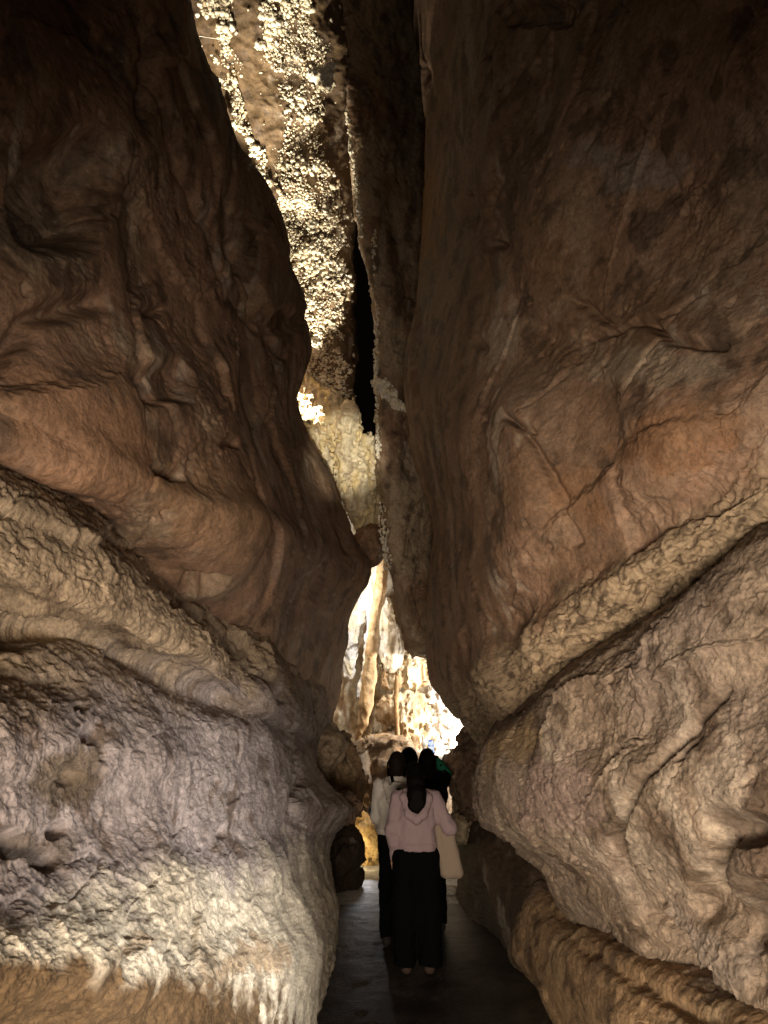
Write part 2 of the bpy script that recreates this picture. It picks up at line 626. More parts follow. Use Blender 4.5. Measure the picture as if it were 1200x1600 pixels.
def ledge_col(p, u, v, h):
    n = fbm(p * 3.2 + 13, 5, 0.6)
    n2 = fbm(p * 1.3 + 70, 4)
    vb = v + n * 45 + n2 * 30
    col = mixc(TAN, LIL, sstep(1010, 1150, vb))
    edge1 = 1445 - u * 0.25                      # where the pale calcite crust starts
    col = mixc(col, CRM, sstep(-40, 50, vb - edge1))
    edge2 = 1526 - 0.02 * u
    k = sstep(-24, 24, vb - edge2) * (1 - sstep(400, 440, u + n * 60))
    col = mixc(col, OCH * 0.9, k)
    col = mixc(col, DRK * 1.4, 0.7 * sstep(0.22, 0.6, fbm(p * 4.5 + 33, 5, 0.62)) * (1 - sstep(-60, 20, vb - edge1)))
    return col


def ledge_disp(p, u, v):
    big = rough_disp(D2R(20))(p, u, v)
    flat_ = 0.05 * fbm(p * 1.5, 2) + 0.018 * fbm(p * 5, 3) + 0.020 * facets(aniso(p, D2R(20), 0.4, 0.16)) + 0.006 * ridged(aniso(p, D2R(20), 0.12, 0.07), 3) + 0.008 * fbm(p * 19, 4, 0.65)
    k = 0.86 * sstep(1040, 1160, v)
    return big * (1 - k) + flat_ * k


o = rock_patch('rock_ledge', rows, T6, 'R', M_ROUGH, ledge_disp, ledge_col, px=1.6,
               grooves=[([(0, 985), (120, 985), (220, 1020), (330, 1060)], 22, 0.10),
                        ([(455, 1170), (462, 1230), (460, 1285)], 5, 0.06),
                        ([(300, 930), (390, 1020), (440, 1090)], 10, 0.10)],
               pits=[(115, 1215, 18, 26, 0.06), (150, 1150, 20, 24, 0.05), (70, 1335, 36, 22, 0.07), (20, 1320, 40, 30, 0.07),
                     (95, 1295, 22, 16, 0.06), (170, 1170, 18, 36, 0.04), (130, 1105, 14, 10, 0.05),
                     (348, 1292, 9, 14, 0.07), (344, 1328, 13, 7, 0.06)],
               stains_and_shade=[(110, 1220, 60, 60, 0, (0.12, 0.085, 0.05), 0.8), (50, 1330, 80, 40, 0, (0.10, 0.07, 0.045), 0.75),  # dark patches over the hollows put their shade into the colour
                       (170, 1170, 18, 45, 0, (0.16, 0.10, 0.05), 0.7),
                       (390, 1500, 70, 28, -10, (0.34, 0.23, 0.13), 0.7), (215, 1475, 60, 14, -20, (0.34, 0.22, 0.12), 0.5)])
tag(o, 'massive pale crusted rock ledge filling the lower left, lilac grey above and cream below', 'rock ledge')

# ---- right overhanging wall with its pitted sandy underside
TR = (0, .13, .3, .5, .7, 1)
rows = [
    (640, -200, 1400, -400, 0, (10, -.9, -1.25, -1.45, -1.6, -1.75)),
    (645, 0, 1400, -150, 0, (10, -.9, -1.25, -1.45, -1.6, -1.75)),
    (662, 150, 1400, 50, 0, (9.5, -.9, -1.25, -1.45, -1.6, -1.75)),
    (668, 300, 1400, 220, 0, (9.2, -.85, -1.2, -1.45, -1.65, -1.8)),
    (655, 450, 1400, 370, 0, (9.2, -.8, -1.15, -1.4, -1.6, -1.75)),
    (634, 590, 1400, 440, 0, (9.2, -.7, -1.1, -1.3, -1.5, -1.7)),
    (645, 700, 1400, 490, 0, (9.0, -.65, -1.0, -1.25, -1.45, -1.65)),
    (672, 825, 1400, 530, 0, (8.6, -.7, -1.0, -1.2, -1.4, -1.6)),
    (667, 940, 1400, 560, 0, (8.8, -.7, -1.0, -1.2, -1.4, -1.6)),
    (672, 1050, 1400, 590, 0, (8.4, -.77, -1.03, -1.23, -1.43, -1.63)),
    (690, 1085, 1400, 630, 0, (8.1, -.76, -1.0, -1.2, -1.4, -1.6)),
    (708, 1112, 1400, 680, 0, (7.9, -.82, -1.06, -1.27, -1.47, -1.68)),
    (738, 1145, 1400, 745, 0, (7.6, -.95, -1.22, -1.43, -1.63, -1.82)),
    (760, 1190, 1400, 900, 0, (8.2, -1.4, -1.8, -2.05, -2.25, -2.4)),
]


def band_edge(u):
    return np.interp(u, (690, 730, 800, 900, 1000, 1100, 1200, 1400), (1095, 1065, 1000, 925, 865, 790, 715, 590))


def right_col(p, u, v, h):
    col = brown_colour(RED, BRN * 0.95, np.array((0.34, 0.235, 0.16)))(p, u, v, h)
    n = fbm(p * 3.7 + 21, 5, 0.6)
    col = mixc(col, DRK, 0.5 * (1 - sstep(640, 740, u + n * 40)) * (1 - sstep(520, 700, v)))  # upper left edge painted darker to hold down the slot lamps' light
    k = sstep(-26, 26, v + n * 30 - band_edge(u))
    col = mixc(col, np.array((0.40, 0.295, 0.19)), k)
    col = mixc(col, DRK, 0.75 * k * sstep(0.15, 0.4, fbm(aniso(p, D2R(-15), 0.10, 0.04), 3)))
    return col


def right_disp(p, u, v):
    h = smooth_disp(D2R(110), 0.9)(p, u, v) * (0.6 + 0.4 * sstep(660, 860, u))
    k = sstep(-20, 14, v - band_edge(u))
    w1, w2, _ = worley(aniso(p, D2R(-15), 0.10, 0.045))
    h -= 0.035 * k * sstep(-0.1, 0.4, fbm(p * 2.5, 3) + 0.15) * (1 - sstep(0.1, 0.42, w1))
    h += 0.02 * k * fbm(p * 11, 4, 0.6)
    return h


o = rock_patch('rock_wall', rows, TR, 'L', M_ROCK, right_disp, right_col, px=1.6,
               grooves=[([(895, 468), (925, 495), (955, 510), (985, 500), (1010, 492)], 6, 0.06),
                        ([(1005, 497), (1035, 525), (1080, 535), (1130, 540)], 7, 0.07),
                        ([(955, 510), (915, 530)], 5, 0.05), ([(1020, 490), (1060, 470), (1100, 455)], 4, 0.04),
                        ([(815, 462), (832, 476)], 6, 0.05), ([(738, 520), (755, 545)], 7, 0.08),
                        ([(905, 850), (880, 780), (850, 730), (780, 650)], 6, 0.05),
                        ([(660, 480), (650, 560), (655, 640)], 8, 0.10),
                        ([(700, 330), (760, 430), (830, 500), (900, 545)], 16, 0.035),
                        ([(690, 150), (720, 280), (790, 400)], 14, 0.045),
                        ([(780, 650), (800, 668), (825, 680)], 6, 0.05)],
               pits=[(735, 320, 20, 40, 0.10), (770, 380, 10, 8, 0.06), (670, 120, 20, 30, 0.1), (845, 25, 70, 26, 0.12)],
               stains_and_shade=[(1020, 570, 130, 42, 8, (0.42, 0.32, 0.23), 0.75), (990, 260, 90, 40, 10, (0.36, 0.30, 0.26), 0.6),
                       (830, 640, 70, 110, -35, (0.38, 0.25, 0.17), 0.5), (1050, 690, 120, 50, -12, (0.30, 0.15, 0.07), 0.6),
                       (900, 760, 40, 60, -30, (0.26, 0.13, 0.06), 0.6), (660, 330, 30, 90, 0, (0.34, 0.18, 0.06), 0.6)])
tag(o, 'huge smooth brown overhanging cave wall on the right with a pitted sandy underside band', 'rock wall')

# ---- right lower slab
rows = [
    (790, 1090, 1400, 650, 0, (7.5, -1.35, -1.6, -1.8, -2.0, -2.2)),
    (775, 1137, 1400, 735, -20, (6.0, -.92, -1.1, -1.26, -1.41, -1.56)),
    (757, 1165, 1400, 850, -10, (5.4, -.84, -1.0, -1.15, -1.3, -1.45)),
    (748, 1215, 1400, 1000, 0, (5.2, -.8, -1.0, -1.15, -1.3, -1.45)),
    (745, 1270, 1400, 1150, 0, (5.2, -.8, -.95, -1.1, -1.25, -1.4)),
    (778, 1305, 1400, 1340, 0, (5.0, -.88, -1.0, -1.1, -1.2, -1.35)),
    (850, 1350, 1400, 1530, 0, (4.7, -1.13, -1.10, -1.14, -1.18, -1.28)),
    (872, 1392, 1400, 1700, 0, (4.9, -1.2, -1.15, -1.17, -1.2, -1.28)),
    (880, 1440, 1400, 1800, 0, (5.4, -1.5, -1.42, -1.42, -1.42, -1.48)),
]
o = rock_patch('rock_slab', rows, TR, 'L', M_ROUGH, rough_disp(D2R(-30), 0.75),
               brown_colour(np.array((0.34, 0.255, 0.185)), np.array((0.27, 0.205, 0.16)), np.array((0.39, 0.31, 0.23))), px=1.6,
               grooves=[([(962, 1310), (985, 1240), (1030, 1200), (1080, 1150), (1130, 1080)], 10, 0.05),
                        ([(1070, 1190), (1105, 1150)], 5, 0.06), ([(955, 1310), (990, 1390), (1010, 1430), (1090, 1540)], 9, 0.06), ([(1100, 1330), (1130, 1430), (1180, 1540)], 14, 0.08), ([(1150, 1290), (1100, 1360), (1090, 1420)], 20, 0.09)],
               pits=[(1180, 1300, 40, 30, 0.12), (1180, 1430, 50, 70, 0.14)],
               stains_and_shade=[(800, 1170, 60, 30, -30, (0.44, 0.31, 0.17), 0.6), (870, 1240, 70, 60, 0, (0.31, 0.22, 0.19), 0.6), (1020, 1370, 50, 80, 30, (0.30, 0.235, 0.18), 0.55), (1190, 1370, 80, 110, 0, (0.10, 0.065, 0.045), 0.75), (1080, 1480, 34, 110, -35, (0.29, 0.235, 0.195), 0.7)])  # the darkest patch paints the shade of the right-hand hole
tag(o, 'great sloping slab of rough tan limestone on the right below the sandy band', 'rock slab')

# ---- right base ledge
rows = [
    (830, 1350, 1400, 1590, 0, (6.6, -1.7, -1.6, -1.55, -1.5, -1.5)),
    (815, 1425, 1400, 1670, 0, (5.8, -1.22, -1.2, -1.18, -1.18, -1.2)),
    (800, 1490, 1400, 1740, 0, (5.7, -1.12, -1.08, -1.05, -1.05, -1.08)),
    (830, 1540, 1400, 1800, 0, (5.3, -1.1, -1.02, -.98, -.97, -1.0)),
    (872, 1602, 1400, 1880, 0, (4.65, -1.1, -.99, -.95, -.95, -.98)),
    (905, 1700, 1400, 1980, 0, (3.72, -1.08, -.96, -.93, -.94, -.97)),
    (940, 1850, 1400, 2120, 0, (2.87, -1.05, -.95, -.93, -.94, -.97)),
]
o = rock_patch('rock_ledge', rows, TR, 'L', M_ROUGH, rough_disp(D2R(-40), 0.45),
               brown_colour(np.array((0.38, 0.25, 0.14)), np.array((0.32, 0.21, 0.12)), np.array((0.46, 0.34, 0.21))), px=1.6,
               grooves=[([(900, 1470), (960, 1510), (1040, 1560), (1120, 1600)], 12, 0.03)],
               stains_and_shade=[(1090, 1490, 36, 110, -35, (0.29, 0.23, 0.185), 0.6), (1200, 1500, 70, 90, 0, (0.12, 0.075, 0.045), 0.7)])  # the dark patch carries on the painted shade of the hole above
tag(o, 'orange brown rock ledge at the lower right beside the dark path', 'rock ledge')

# ---- low right wall of the passage further in
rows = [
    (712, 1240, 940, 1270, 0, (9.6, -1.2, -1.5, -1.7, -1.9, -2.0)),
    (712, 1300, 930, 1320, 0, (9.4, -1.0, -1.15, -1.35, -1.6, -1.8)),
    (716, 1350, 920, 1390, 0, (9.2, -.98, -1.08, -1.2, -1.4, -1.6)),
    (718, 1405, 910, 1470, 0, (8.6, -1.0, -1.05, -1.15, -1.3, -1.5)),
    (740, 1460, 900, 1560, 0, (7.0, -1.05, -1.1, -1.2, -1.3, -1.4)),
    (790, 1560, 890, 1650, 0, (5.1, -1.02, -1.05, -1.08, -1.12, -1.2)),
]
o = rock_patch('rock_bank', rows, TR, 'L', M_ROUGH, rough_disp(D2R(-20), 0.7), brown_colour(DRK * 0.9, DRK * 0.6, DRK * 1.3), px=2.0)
tag(o, 'dark low rock bank along the right edge of the path beneath the tan slab', 'rock bank')

# ---- dark fin right of the open slot
rows = [
    (520, -260, 760, -260, 0, (9.6, 10, 10.4, 11, 11.5, 12)),
    (530, 0, 760, 0, 0, (9.8, 10, 10.4, 11, 11.5, 12)),
    (545, 150, 760, 150, 0, (9.9, 10, 10.4, 11, 11.5, 12)),
    (562, 350, 760, 350, 0, (10, 10, 10.4, 10.8, 11.2, 12)),
    (584, 480, 760, 480, 0, (10, 9.9, 10.2, 10.6, 11.2, 12)),
    (589, 600, 760, 600, 0, (10.1, 10, 10.2, 10.6, 11.2, 12)),
    (593, 750, 760, 750, 0, (10.2, 10, 10.2, 10.6, 11.2, 12)),
    (602, 860, 760, 860, 0, (10.2, 10, 10.2, 10.6, 11.2, 12)),
    (618, 945, 760, 945, 0, (10.2, 10, 10.2, 10.6, 11.2, 12)),
    (632, 1010, 760, 1010, 0, (10.3, 10.1, 10.2, 10.6, 11.2, 12)),
    (640, 1030, 760, 1034, 0, (10.8, 10.8, 10.8, 11, 11.4, 12)),
]
o = rock_patch('rock_fin', rows, TR, 'L', M_ROCK, rough_disp(D2R(80), 0.8), brown_colour(TAN, BRN, TAN), px=1.7, back=(0.6, 2.2))
tag(o, 'tall narrow dark rock fin right of the open slot, white crust along its edge', 'rock fin')

# ---- slot wall carrying the calcite popcorn
PW = [
    (230, -220, 520, -200, 0, (8.0, 8.2, 8.3, 8.4, 8.6, 9.0)),
    (265, 0, 532, 0, 0, (8.6, 8.8, 8.9, 9.0, 9.1, 9.4)),
    (330, 200, 545, 200, 0, (9.6, 9.7, 9.8, 9.9, 10, 10.3)),
    (380, 400, 552, 400, 0, (10.5, 10.5, 10.6, 10.6, 10.7, 11.0)),
    (410, 560, 552, 560, 0, (11.2, 11.2, 11.3, 11.3, 11.3, 11.6)),
    (420, 660, 556, 660, 0, (11.7, 11.7, 11.7, 11.7, 11.7, 12)),
    (430, 760, 556, 760, 0, (12.2, 12.2, 12.2, 12.2, 12.2, 12.5)),
]


def pw_disp(p, u, v):
    return 0.10 * fbm(p * 1.4, 3) + 0.03 * ridged(p * 4, 3) + 0.012 * fbm(p * 12, 3)


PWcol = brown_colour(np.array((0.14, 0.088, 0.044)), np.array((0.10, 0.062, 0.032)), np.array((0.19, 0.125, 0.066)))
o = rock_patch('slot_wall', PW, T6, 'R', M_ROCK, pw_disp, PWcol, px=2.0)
tag(o, 'brown back wall of the high slot behind the sparkling popcorn crust', 'rock wall')


def ico(sub):
    import bmesh
    bm = bmesh.new()
    bmesh.ops.create_icosphere(bm, subdivisions=sub, radius=1)
    v = np.array([q.co[:] for q in bm.verts])
    f = np.array([[q.index for q in fc.verts] for fc in bm.faces])
    bm.free()
    return v, f


ICO = {1: ico(1), 2: ico(2)}


def lumps_mesh(name, pts, rad, mat, cols, parent=None, seed=1, squash=0.8, sub=2, rag=0.45):
    ICO_V, ICO_F = ICO[sub]
    r = np.random.RandomState(seed)
    n = len(pts)
    nv = len(ICO_V)
    V = np.repeat(ICO_V[None], n, 0)
    sc = rad[:, None, None] * (0.6 + 0.8 * r.rand(n, 1, 3)) * np.array([1, 1, squash])
    V = V * sc
    off = fbm((V.reshape(-1, 3) / np.repeat(rad, nv)[:, None]) * 1.5 + np.repeat(r.rand(n, 3) * 50, nv, 0), 2).reshape(n, nv, 1)
    V = V * (1 + rag * off) + pts[:, None]
    Fc = (np.arange(n)[:, None, None] * nv + ICO_F[None]).reshape(-1, 3)
    return make_mesh(name, V.reshape(-1, 3), Fc, mat, np.repeat(cols, nv, 0), parent)


def on_surface(rows, T, edge, disp, pxs):
    P, U, V = patch_grid(rows, T, edge, pxs)
    n = grid_normals(P)
    p = P.reshape(-1, 3)
    h = disp(p, U.ravel(), V.ravel())
    return p + n.reshape(-1, 3) * h[:, None], U.ravel(), V.ravel(), n.reshape(-1, 3)


ps, us, vs, ns = on_surface(PW, T6, None, pw_disp, 1.5)
r = np.random.RandomState(5)


def strip(u, v, left, right):
    lu = np.interp(v, *zip(*[(b, a) for a, b in left]))
    ru = np.interp(v, *zip(*[(b, a) for a, b in right]))
    return (u > lu) & (u < ru)


nz = fbm(ps * 3.0 + 4, 4, 0.6)
uw = us + nz * 22
sA = strip(uw, vs, [(312, -60), (318, 0), (340, 100), (370, 190), (395, 250), (420, 300)],
           [(345, -60), (352, 0), (368, 80), (382, 160), (400, 210), (425, 290)])
sB = strip(uw, vs, [(405, -60), (407, 0), (425, 110), (445, 150), (440, 260), (425, 320), (440, 420), (470, 470), (480, 545), (440, 620), (440, 660)],
           [(485, -60), (490, 0), (495, 60), (505, 120), (512, 260), (538, 320), (545, 400), (540, 470), (533, 540), (548, 610), (552, 660)])
gap = (np.abs(vs - 122 - 0.1 * (us - 450)) < 10) & (us < 470)
dens = np.where(sB, 0.62, 0) + np.where(sA, 0.75, 0)
dens = dens * np.where(sB & (vs < 300) & (vs > 130), 0.55, 1.0) * sstep(-0.75, 0.05, nz + 0.25) * np.where(gap, 0.1, 1)
dens += 0.02 * (np.abs(nz) < 0.15)
clump = sstep(-0.30, 0.25, fbm(ps * 7.5 + 12, 3, 0.6))
pick = r.rand(len(ps)) < dens * 1.25 * (0.25 + 0.75 * clump)
pts = ps[pick] + ns[pick] * (0.004 + 0.022 * r.rand(pick.sum(), 1))
big = r.rand(len(pts)) ** 3.0
cols = mixc(np.array((0.86, 0.80, 0.66)), np.array((0.62, 0.50, 0.33)), r.rand(len(pts)) ** 1.5)
o = lumps_mesh('calcite_popcorn', pts, (0.006 + 0.026 * big) * (0.65 + 0.9 * sstep(-0.3, 0.5, fbm(pts * 2.2 + 90, 3))), M_CALC, cols, sub=1, rag=0.9)
tag(o, 'glittering cream calcite popcorn crust covering the high slot wall', 'calcite', kind='stuff')


# ------------------------------------------------------------------ signed distance shapes + surface nets
class SDF:
    def __init__(self, lo, hi, h):
        self.h = h
        self.lo = np.array(lo, float)
        n = np.ceil((np.array(hi) - self.lo) / h).astype(int) + 1
        self.n = n
        self.ax = [self.lo[k] + h * np.arange(n[k]) for k in range(3)]
        self.f = np.full(n, 5.0, np.float32)

    def _box(self, lo, hi):
        s = []
        for k in range(3):
            a = int(np.clip(np.floor((lo[k] - self.lo[k]) / self.h), 0, self.n[k] - 1))
            b = int(np.clip(np.ceil((hi[k] - self.lo[k]) / self.h) + 1, a + 1, self.n[k]))
            s.append(slice(a, b))
        g = np.meshgrid(*[self.ax[k][s[k]] for k in range(3)], indexing='ij')
        return tuple(s), np.stack(g, -1)

    def join(self, sl, d, k):
        a = self.f[sl]
        if k > 0:
            t = np.clip(0.5 + 0.5 * (a - d) / k, 0, 1)
            self.f[sl] = a * (1 - t) + d * t - k * t * (1 - t)
        else:
            self.f[sl] = np.minimum(a, d)

    def cone(self, a, b, ra, rb, k=0.03, flat=None):
        a, b = np.array(a, float), np.array(b, float)
        m = max(ra, rb) + 0.12 + k
        sl, g = self._box(np.minimum(a, b) - m, np.maximum(a, b) + m)
        ab = b - a
        t = np.clip(((g - a) @ ab) / (ab @ ab + 1e-12), 0, 1)
        q = g - a - t[..., None] * ab
        if flat is not None:
            q = q / np.array(flat)
        self.join(sl, np.linalg.norm(q, axis=-1) - (ra + (rb - ra) * t), k)
        return self

    def chain(self, pts, rad, k=0.03, flat=None):
        for i in range(len(pts) - 1):
            self.cone(pts[i], pts[i + 1], rad[i], rad[i + 1], k, flat)
        return self

    def ell(self, c, r, k=0.03, sub=False):
        c, r = np.array(c, float), np.array(r, float)
        m = r + 0.12 + k
        sl, g = self._box(c - m, c + m)
        q = (g - c) / r
        k0 = np.linalg.norm(q, axis=-1)
        k1 = np.linalg.norm(q / r, axis=-1) + 1e-9
        d = k0 * (k0 - 1) / k1
        if sub:
            a = self.f[sl]
            t = np.clip(0.5 - 0.5 * (a + d) / max(k, 1e-6), 0, 1)
            self.f[sl] = a * (1 - t) - d * t + k * t * (1 - t)
        else:
            self.join(sl, d, k)
        return self

    def cut(self, point, normal):
        """keep the side the normal points away from"""
        g = np.stack(np.meshgrid(*self.ax, indexing='ij'), -1)
        self.f = np.maximum(self.f, ((g - np.array(point)) @ np.array(normal)).astype(np.float32))
        return self

    def points(self):
        return np.stack(np.meshgrid(*self.ax, indexing='ij'), -1).reshape(-1, 3)

    def roughen(self, fn, band=0.3):
        p = self.points()
        f = self.f.ravel()
        m = np.abs(f) < band
        f[m] -= fn(p[m]).astype(np.float32)
        self.f = f.reshape(self.n)
        return self

    def mesh(self):
        f = self.f.copy()
        f[[0, -1]] = 1; f[:, [0, -1]] = 1; f[:, :, [0, -1]] = 1
        s = f < 0
        nx, ny, nz = f.shape
        cnt = np.zeros((nx - 1, ny - 1, nz - 1), np.float32)
        acc = np.zeros((nx - 1, ny - 1, nz - 1, 3), np.float32)
        cubes = [(i, j, k) for i in (0, 1) for j in (0, 1) for k in (0, 1)]

        def sub(a, o):
            return a[o[0]:nx - 1 + o[0], o[1]:ny - 1 + o[1], o[2]:nz - 1 + o[2]]
        for o in cubes:
            for ax in range(3):
                if o[ax]:
                    continue
                e = list(o); e[ax] = 1
                a, b = sub(f, o), sub(f, e)
                m = (a < 0) != (b < 0)
                t = np.where(m, a / np.where(m, a - b, 1), 0)
                cnt += m
                for q in range(3):
                    acc[..., q] += m * (t if q == ax else o[q])
        cell = cnt > 0
        idx = np.full(cell.shape, -1, np.int64)
        idx[cell] = np.arange(cell.sum())
        base = np.argwhere(cell)
        v = (acc[cell] / cnt[cell][:, None] + base) * self.h + self.lo
        quads = []
        for ax in range(3):
            b, c = (ax + 1) % 3, (ax + 2) % 3
            A = np.take(s, range(0, s.shape[ax] - 1), ax)
            B = np.take(s, range(1, s.shape[ax]), ax)
            e = np.argwhere(A != B)
            e = e[(e[:, b] > 0) & (e[:, c] > 0)]
            flip = A[tuple(e.T)]
            db = np.zeros(3, int); db[b] = 1
            dc = np.zeros(3, int); dc[c] = 1
            q = np.stack([idx[tuple((e - db - dc).T)], idx[tuple((e - dc).T)], idx[tuple(e.T)], idx[tuple((e - db).T)]], 1)
            q[~flip] = q[~flip][:, ::-1]
            quads.append(q)
        return v, np.concatenate(quads)

    def obj(self, name, mat, colour=None, parent=None):
        v, q = self.mesh()
        c = colour(v) if colour is not None else None
        return make_mesh(name, v, q, mat, c, parent)


def px2m(d):
    return d / F


def box_of(pts, rad):
    pts = np.array(pts)
    m = np.array(rad)[:, None] + 0.12
    return (pts - m).min(0), (pts + m).max(0)


def boulder(name, u, v, d, ru, rv, rd, h, label, cat, col, tilt=(), mat=M_ROUGH, rough=1.0, seed=0, group=None):
    """one irregular boulder: pixel centre, half sizes in pixels, depth half size in metres"""
    c = W(u, v, d)
    k = px2m(d)
    r = np.array([ru * k, rd, rv * k])
    s = SDF(c - r * 1.9 - 0.2, c + r * 1.9 + 0.2, h)
    s.ell(c, r, 0)
    for (du, dv, dd, q) in tilt:
        s.ell(c + np.array([du * k, dd, -dv * k]), r * q, 0.5 * r.min())
    sz = r.mean()
    s.roughen(lambda p: rough * (0.34 * sz * facets((p - c) / sz * 0.9 + seed * 1.7) + 0.09 * sz * facets((p - c) / sz * 2.6 + seed) + 0.16 * sz * fbm((p - c) / sz * 0.8 + seed, 3) + 0.10 * sz * ridged((p - c) / sz * 2.2 + seed, 3)
                                 + 0.04 * sz * fbm((p - c) / sz * 7 + seed, 3)), 1.0)
    o = s.obj(name, mat, lambda p: brown_colour(*col)(p, None, None, None))
    tag(o, label, cat, group)
    return o


def drip_colour(a, b, c):
    def f(p):
        q = p * np.array([5.0, 5.0, 0.9])
        col = mixc(a, b, sstep(-0.25, 0.35, fbm(q + 3, 4)))
        return mixc(col, c, 0.8 * sstep(0.05, 0.5, fbm(q * 1.7 + 60, 4)))
    return f


def formation(name, pts, h, label, cat, colours, k=0.05, flutes=0.03, group=None, mat=M_CALC, bumps=0.02):
    """dripstone from a chain of (u, v, d, radius in pixels); several chains allowed"""
    P, R = [], []
    chains = []
    for ch in pts:
        a = [W(*q[:3]) for q in ch]
        rr = [q[3] * px2m(q[2]) for q in ch]
        chains.append((a, rr))
        P += a; R += rr
    lo, hi = box_of(P, R)
    s = SDF(lo - 0.05, hi + 0.05, h)
    for a, rr in chains:
        if len(a) == 1:
            s.ell(a[0], [rr[0]] * 3, k)
        else:
            s.chain(a, rr, k)
    s.roughen(lambda p: flutes * ridged(p * np.array([7, 7, 0.9]) + 3, 3) + bumps * fbm(p * 9, 3), 0.4)
    o = s.obj(name, mat, drip_colour(*colours))
    tag(o, label, cat, group)
    return o


CREAM = np.array((0.70, 0.60, 0.42))
WHITE = np.array((0.80, 0.75, 0.66))
AMBER = np.array((0.50, 0.30, 0.13))
YEL = np.array((0.66, 0.52, 0.28))

# flowstone mass hanging in the slot
formation('flowstone', [[(470, 612, 11.4, 26), (510, 640, 11.2, 30), (560, 715, 11.0, 26)],
                        [(547, 640, 10.8, 15), (545, 665, 10.7, 17), (543, 715, 10.8, 20), (556, 760, 10.8, 30), (566, 790, 10.8, 25), (570, 815, 10.8, 19)],
                        [(572, 690, 10.9, 14), (578, 730, 10.9, 14), (580, 780, 10.8, 12)],
                        [(455, 632, 11.2, 14), (495, 690, 11.6, 24), (508, 735, 11.6, 20)]],
          0.022, 'cream and yellow flowstone mass hanging high in the slot', 'flowstone', (CREAM, YEL, np.array((0.42, 0.34, 0.24))), flutes=0.09, bumps=0.08)
boulder('wedged_boulder', 577, 853, 10.4, 27, 32, 0.35, 0.02, 'brown chockstone wedged across the slot below the hanging flowstone', 'boulder',
        (BRN, DRK * 1.5, BRN), rough=0.5, seed=4)

# ---- far chamber
rows = [
    (380, 780, 860, 780, 0, (12.5, 13, 13.4, 13.6, 13.5, 13)),
    (380, 900, 860, 900, 0, (12.6, 13.2, 13.6, 13.8, 13.6, 13)),
    (380, 1020, 860, 1020, 0, (12.6, 13.2, 13.6, 13.8, 13.6, 13)),
    (380, 1120, 860, 1120, 0, (12.4, 13.0, 13.4, 13.6, 13.4, 13)),
    (380, 1200, 860, 1200, 0, (12.2, 12.8, 13.2, 13.4, 13.2, 12.8)),
    (380, 1300, 860, 1300, 0, (12.0, 12.6, 13.0, 13.2, 13.0, 12.6)),
    (380, 1420, 860, 1420, 0, (11.5, 12.2, 12.6, 12.8, 12.6, 12.2)),
]


def far_disp(p, u, v):
    q = p * np.array([3.4, 3.4, 0.55])
    return 0.16 * ridged(q, 4) + 0.10 * fbm(p * 1.7, 3) + 0.035 * ridged(p * np.array([13, 13, 2.5]), 3) + 0.03 * fbm(p * 8, 4, .6)


def far_col(p, u, v, h):
    return drip_colour(np.array((0.74, 0.66, 0.52)), np.array((0.50, 0.37, 0.23)), np.array((0.26, 0.15, 0.08)))(p)


o = rock_patch('chamber_wall', rows, (0, .2, .4, .6, .8, 1), None, M_CALC, far_disp, far_col, px=1.6)
tag(o, 'brightly lit cream wall of draped dripstone at the back of the far chamber', 'cave wall')

formation('hanging_stalactite', [[(598, 880, 11.9, 9), (594, 920, 11.8, 10), (586, 960, 11.7, 8), (580, 1020, 11.6, 9), (577, 1060, 11.6, 11),
                                  (572, 1100, 11.5, 11), (566, 1130, 11.5, 8), (559, 1157, 11.5, 3.5)]],
          0.018, 'long orange brown stalactite column hanging in the bright gap', 'stalactite', (AMBER, np.array((0.55, 0.38, 0.2)), AMBER * 0.8), flutes=0.025, bumps=0.012)
formation('drapery', [[(588, 885, 12.2, 12), (583, 930, 12.1, 9), (576, 990, 12.0, 6), (572, 1040, 12.0, 5), (562, 1085, 12.0, 5)],
                      [(583, 920, 12.3, 14), (562, 960, 12.4, 14), (548, 1000, 12.4, 13), (545, 1050, 12.5, 10)]],
          0.02, 'thin white calcite drapery left of the long brown stalactite', 'drapery', (WHITE, CREAM, np.array((0.6, 0.6, 0.62))), flutes=0.06)
formation('flowstone', [[(600, 940, 12.3, 10), (604, 975, 12.2, 16), (610, 1010, 12.2, 20), (614, 1035, 12.2, 17)],
                        [(624, 990, 12.3, 8), (628, 1015, 12.2, 9), (622, 1040, 12.2, 8)]],
          0.02, 'white flowstone cascade right of the long brown stalactite', 'flowstone', (WHITE, CREAM, CREAM), flutes=0.07)
formation('flowstone', [[(612, 1055, 12.4, 22), (640, 1050, 12.3, 26), (660, 1052, 12.3, 20)], [(608, 1110, 12.3, 22), (640, 1110, 12.2, 28), (664, 1110, 12.3, 24)],
                        [(606, 1160, 12.3, 22), (640, 1160, 12.2, 28), (670, 1160, 12.3, 24)]],
          0.024, 'broad cream flowstone block with flat lit top beneath the dark fin', 'flowstone', (CREAM, np.array((0.50, 0.35, 0.2)), AMBER * 0.7), flutes=0.12, bumps=0.06)
formation('thin_column', [[(620, 1058, 11.9, 3.5), (619, 1090, 11.9, 4), (620, 1120, 11.9, 3.5), (621, 1156, 11.9, 4.5)]],
          0.014, 'thin dark brown dripstone column in front of the flowstone block', 'column', (AMBER * 0.6, AMBER * 0.8, AMBER * 0.5), flutes=0.01, bumps=0.008)
formation('flowstone', [[(690, 1090, 12.2, 22), (700, 1120, 12.2, 26), (712, 1150, 12.2, 22)], [(676, 1110, 12.3, 16), (684, 1150, 12.2, 20)]],
          0.022, 'dazzling white crystal slope lit beside the right wall', 'flowstone', (WHITE, np.array((0.70, 0.62, 0.56)), np.array((0.5, 0.38, 0.31))), flutes=0.08, bumps=0.09)
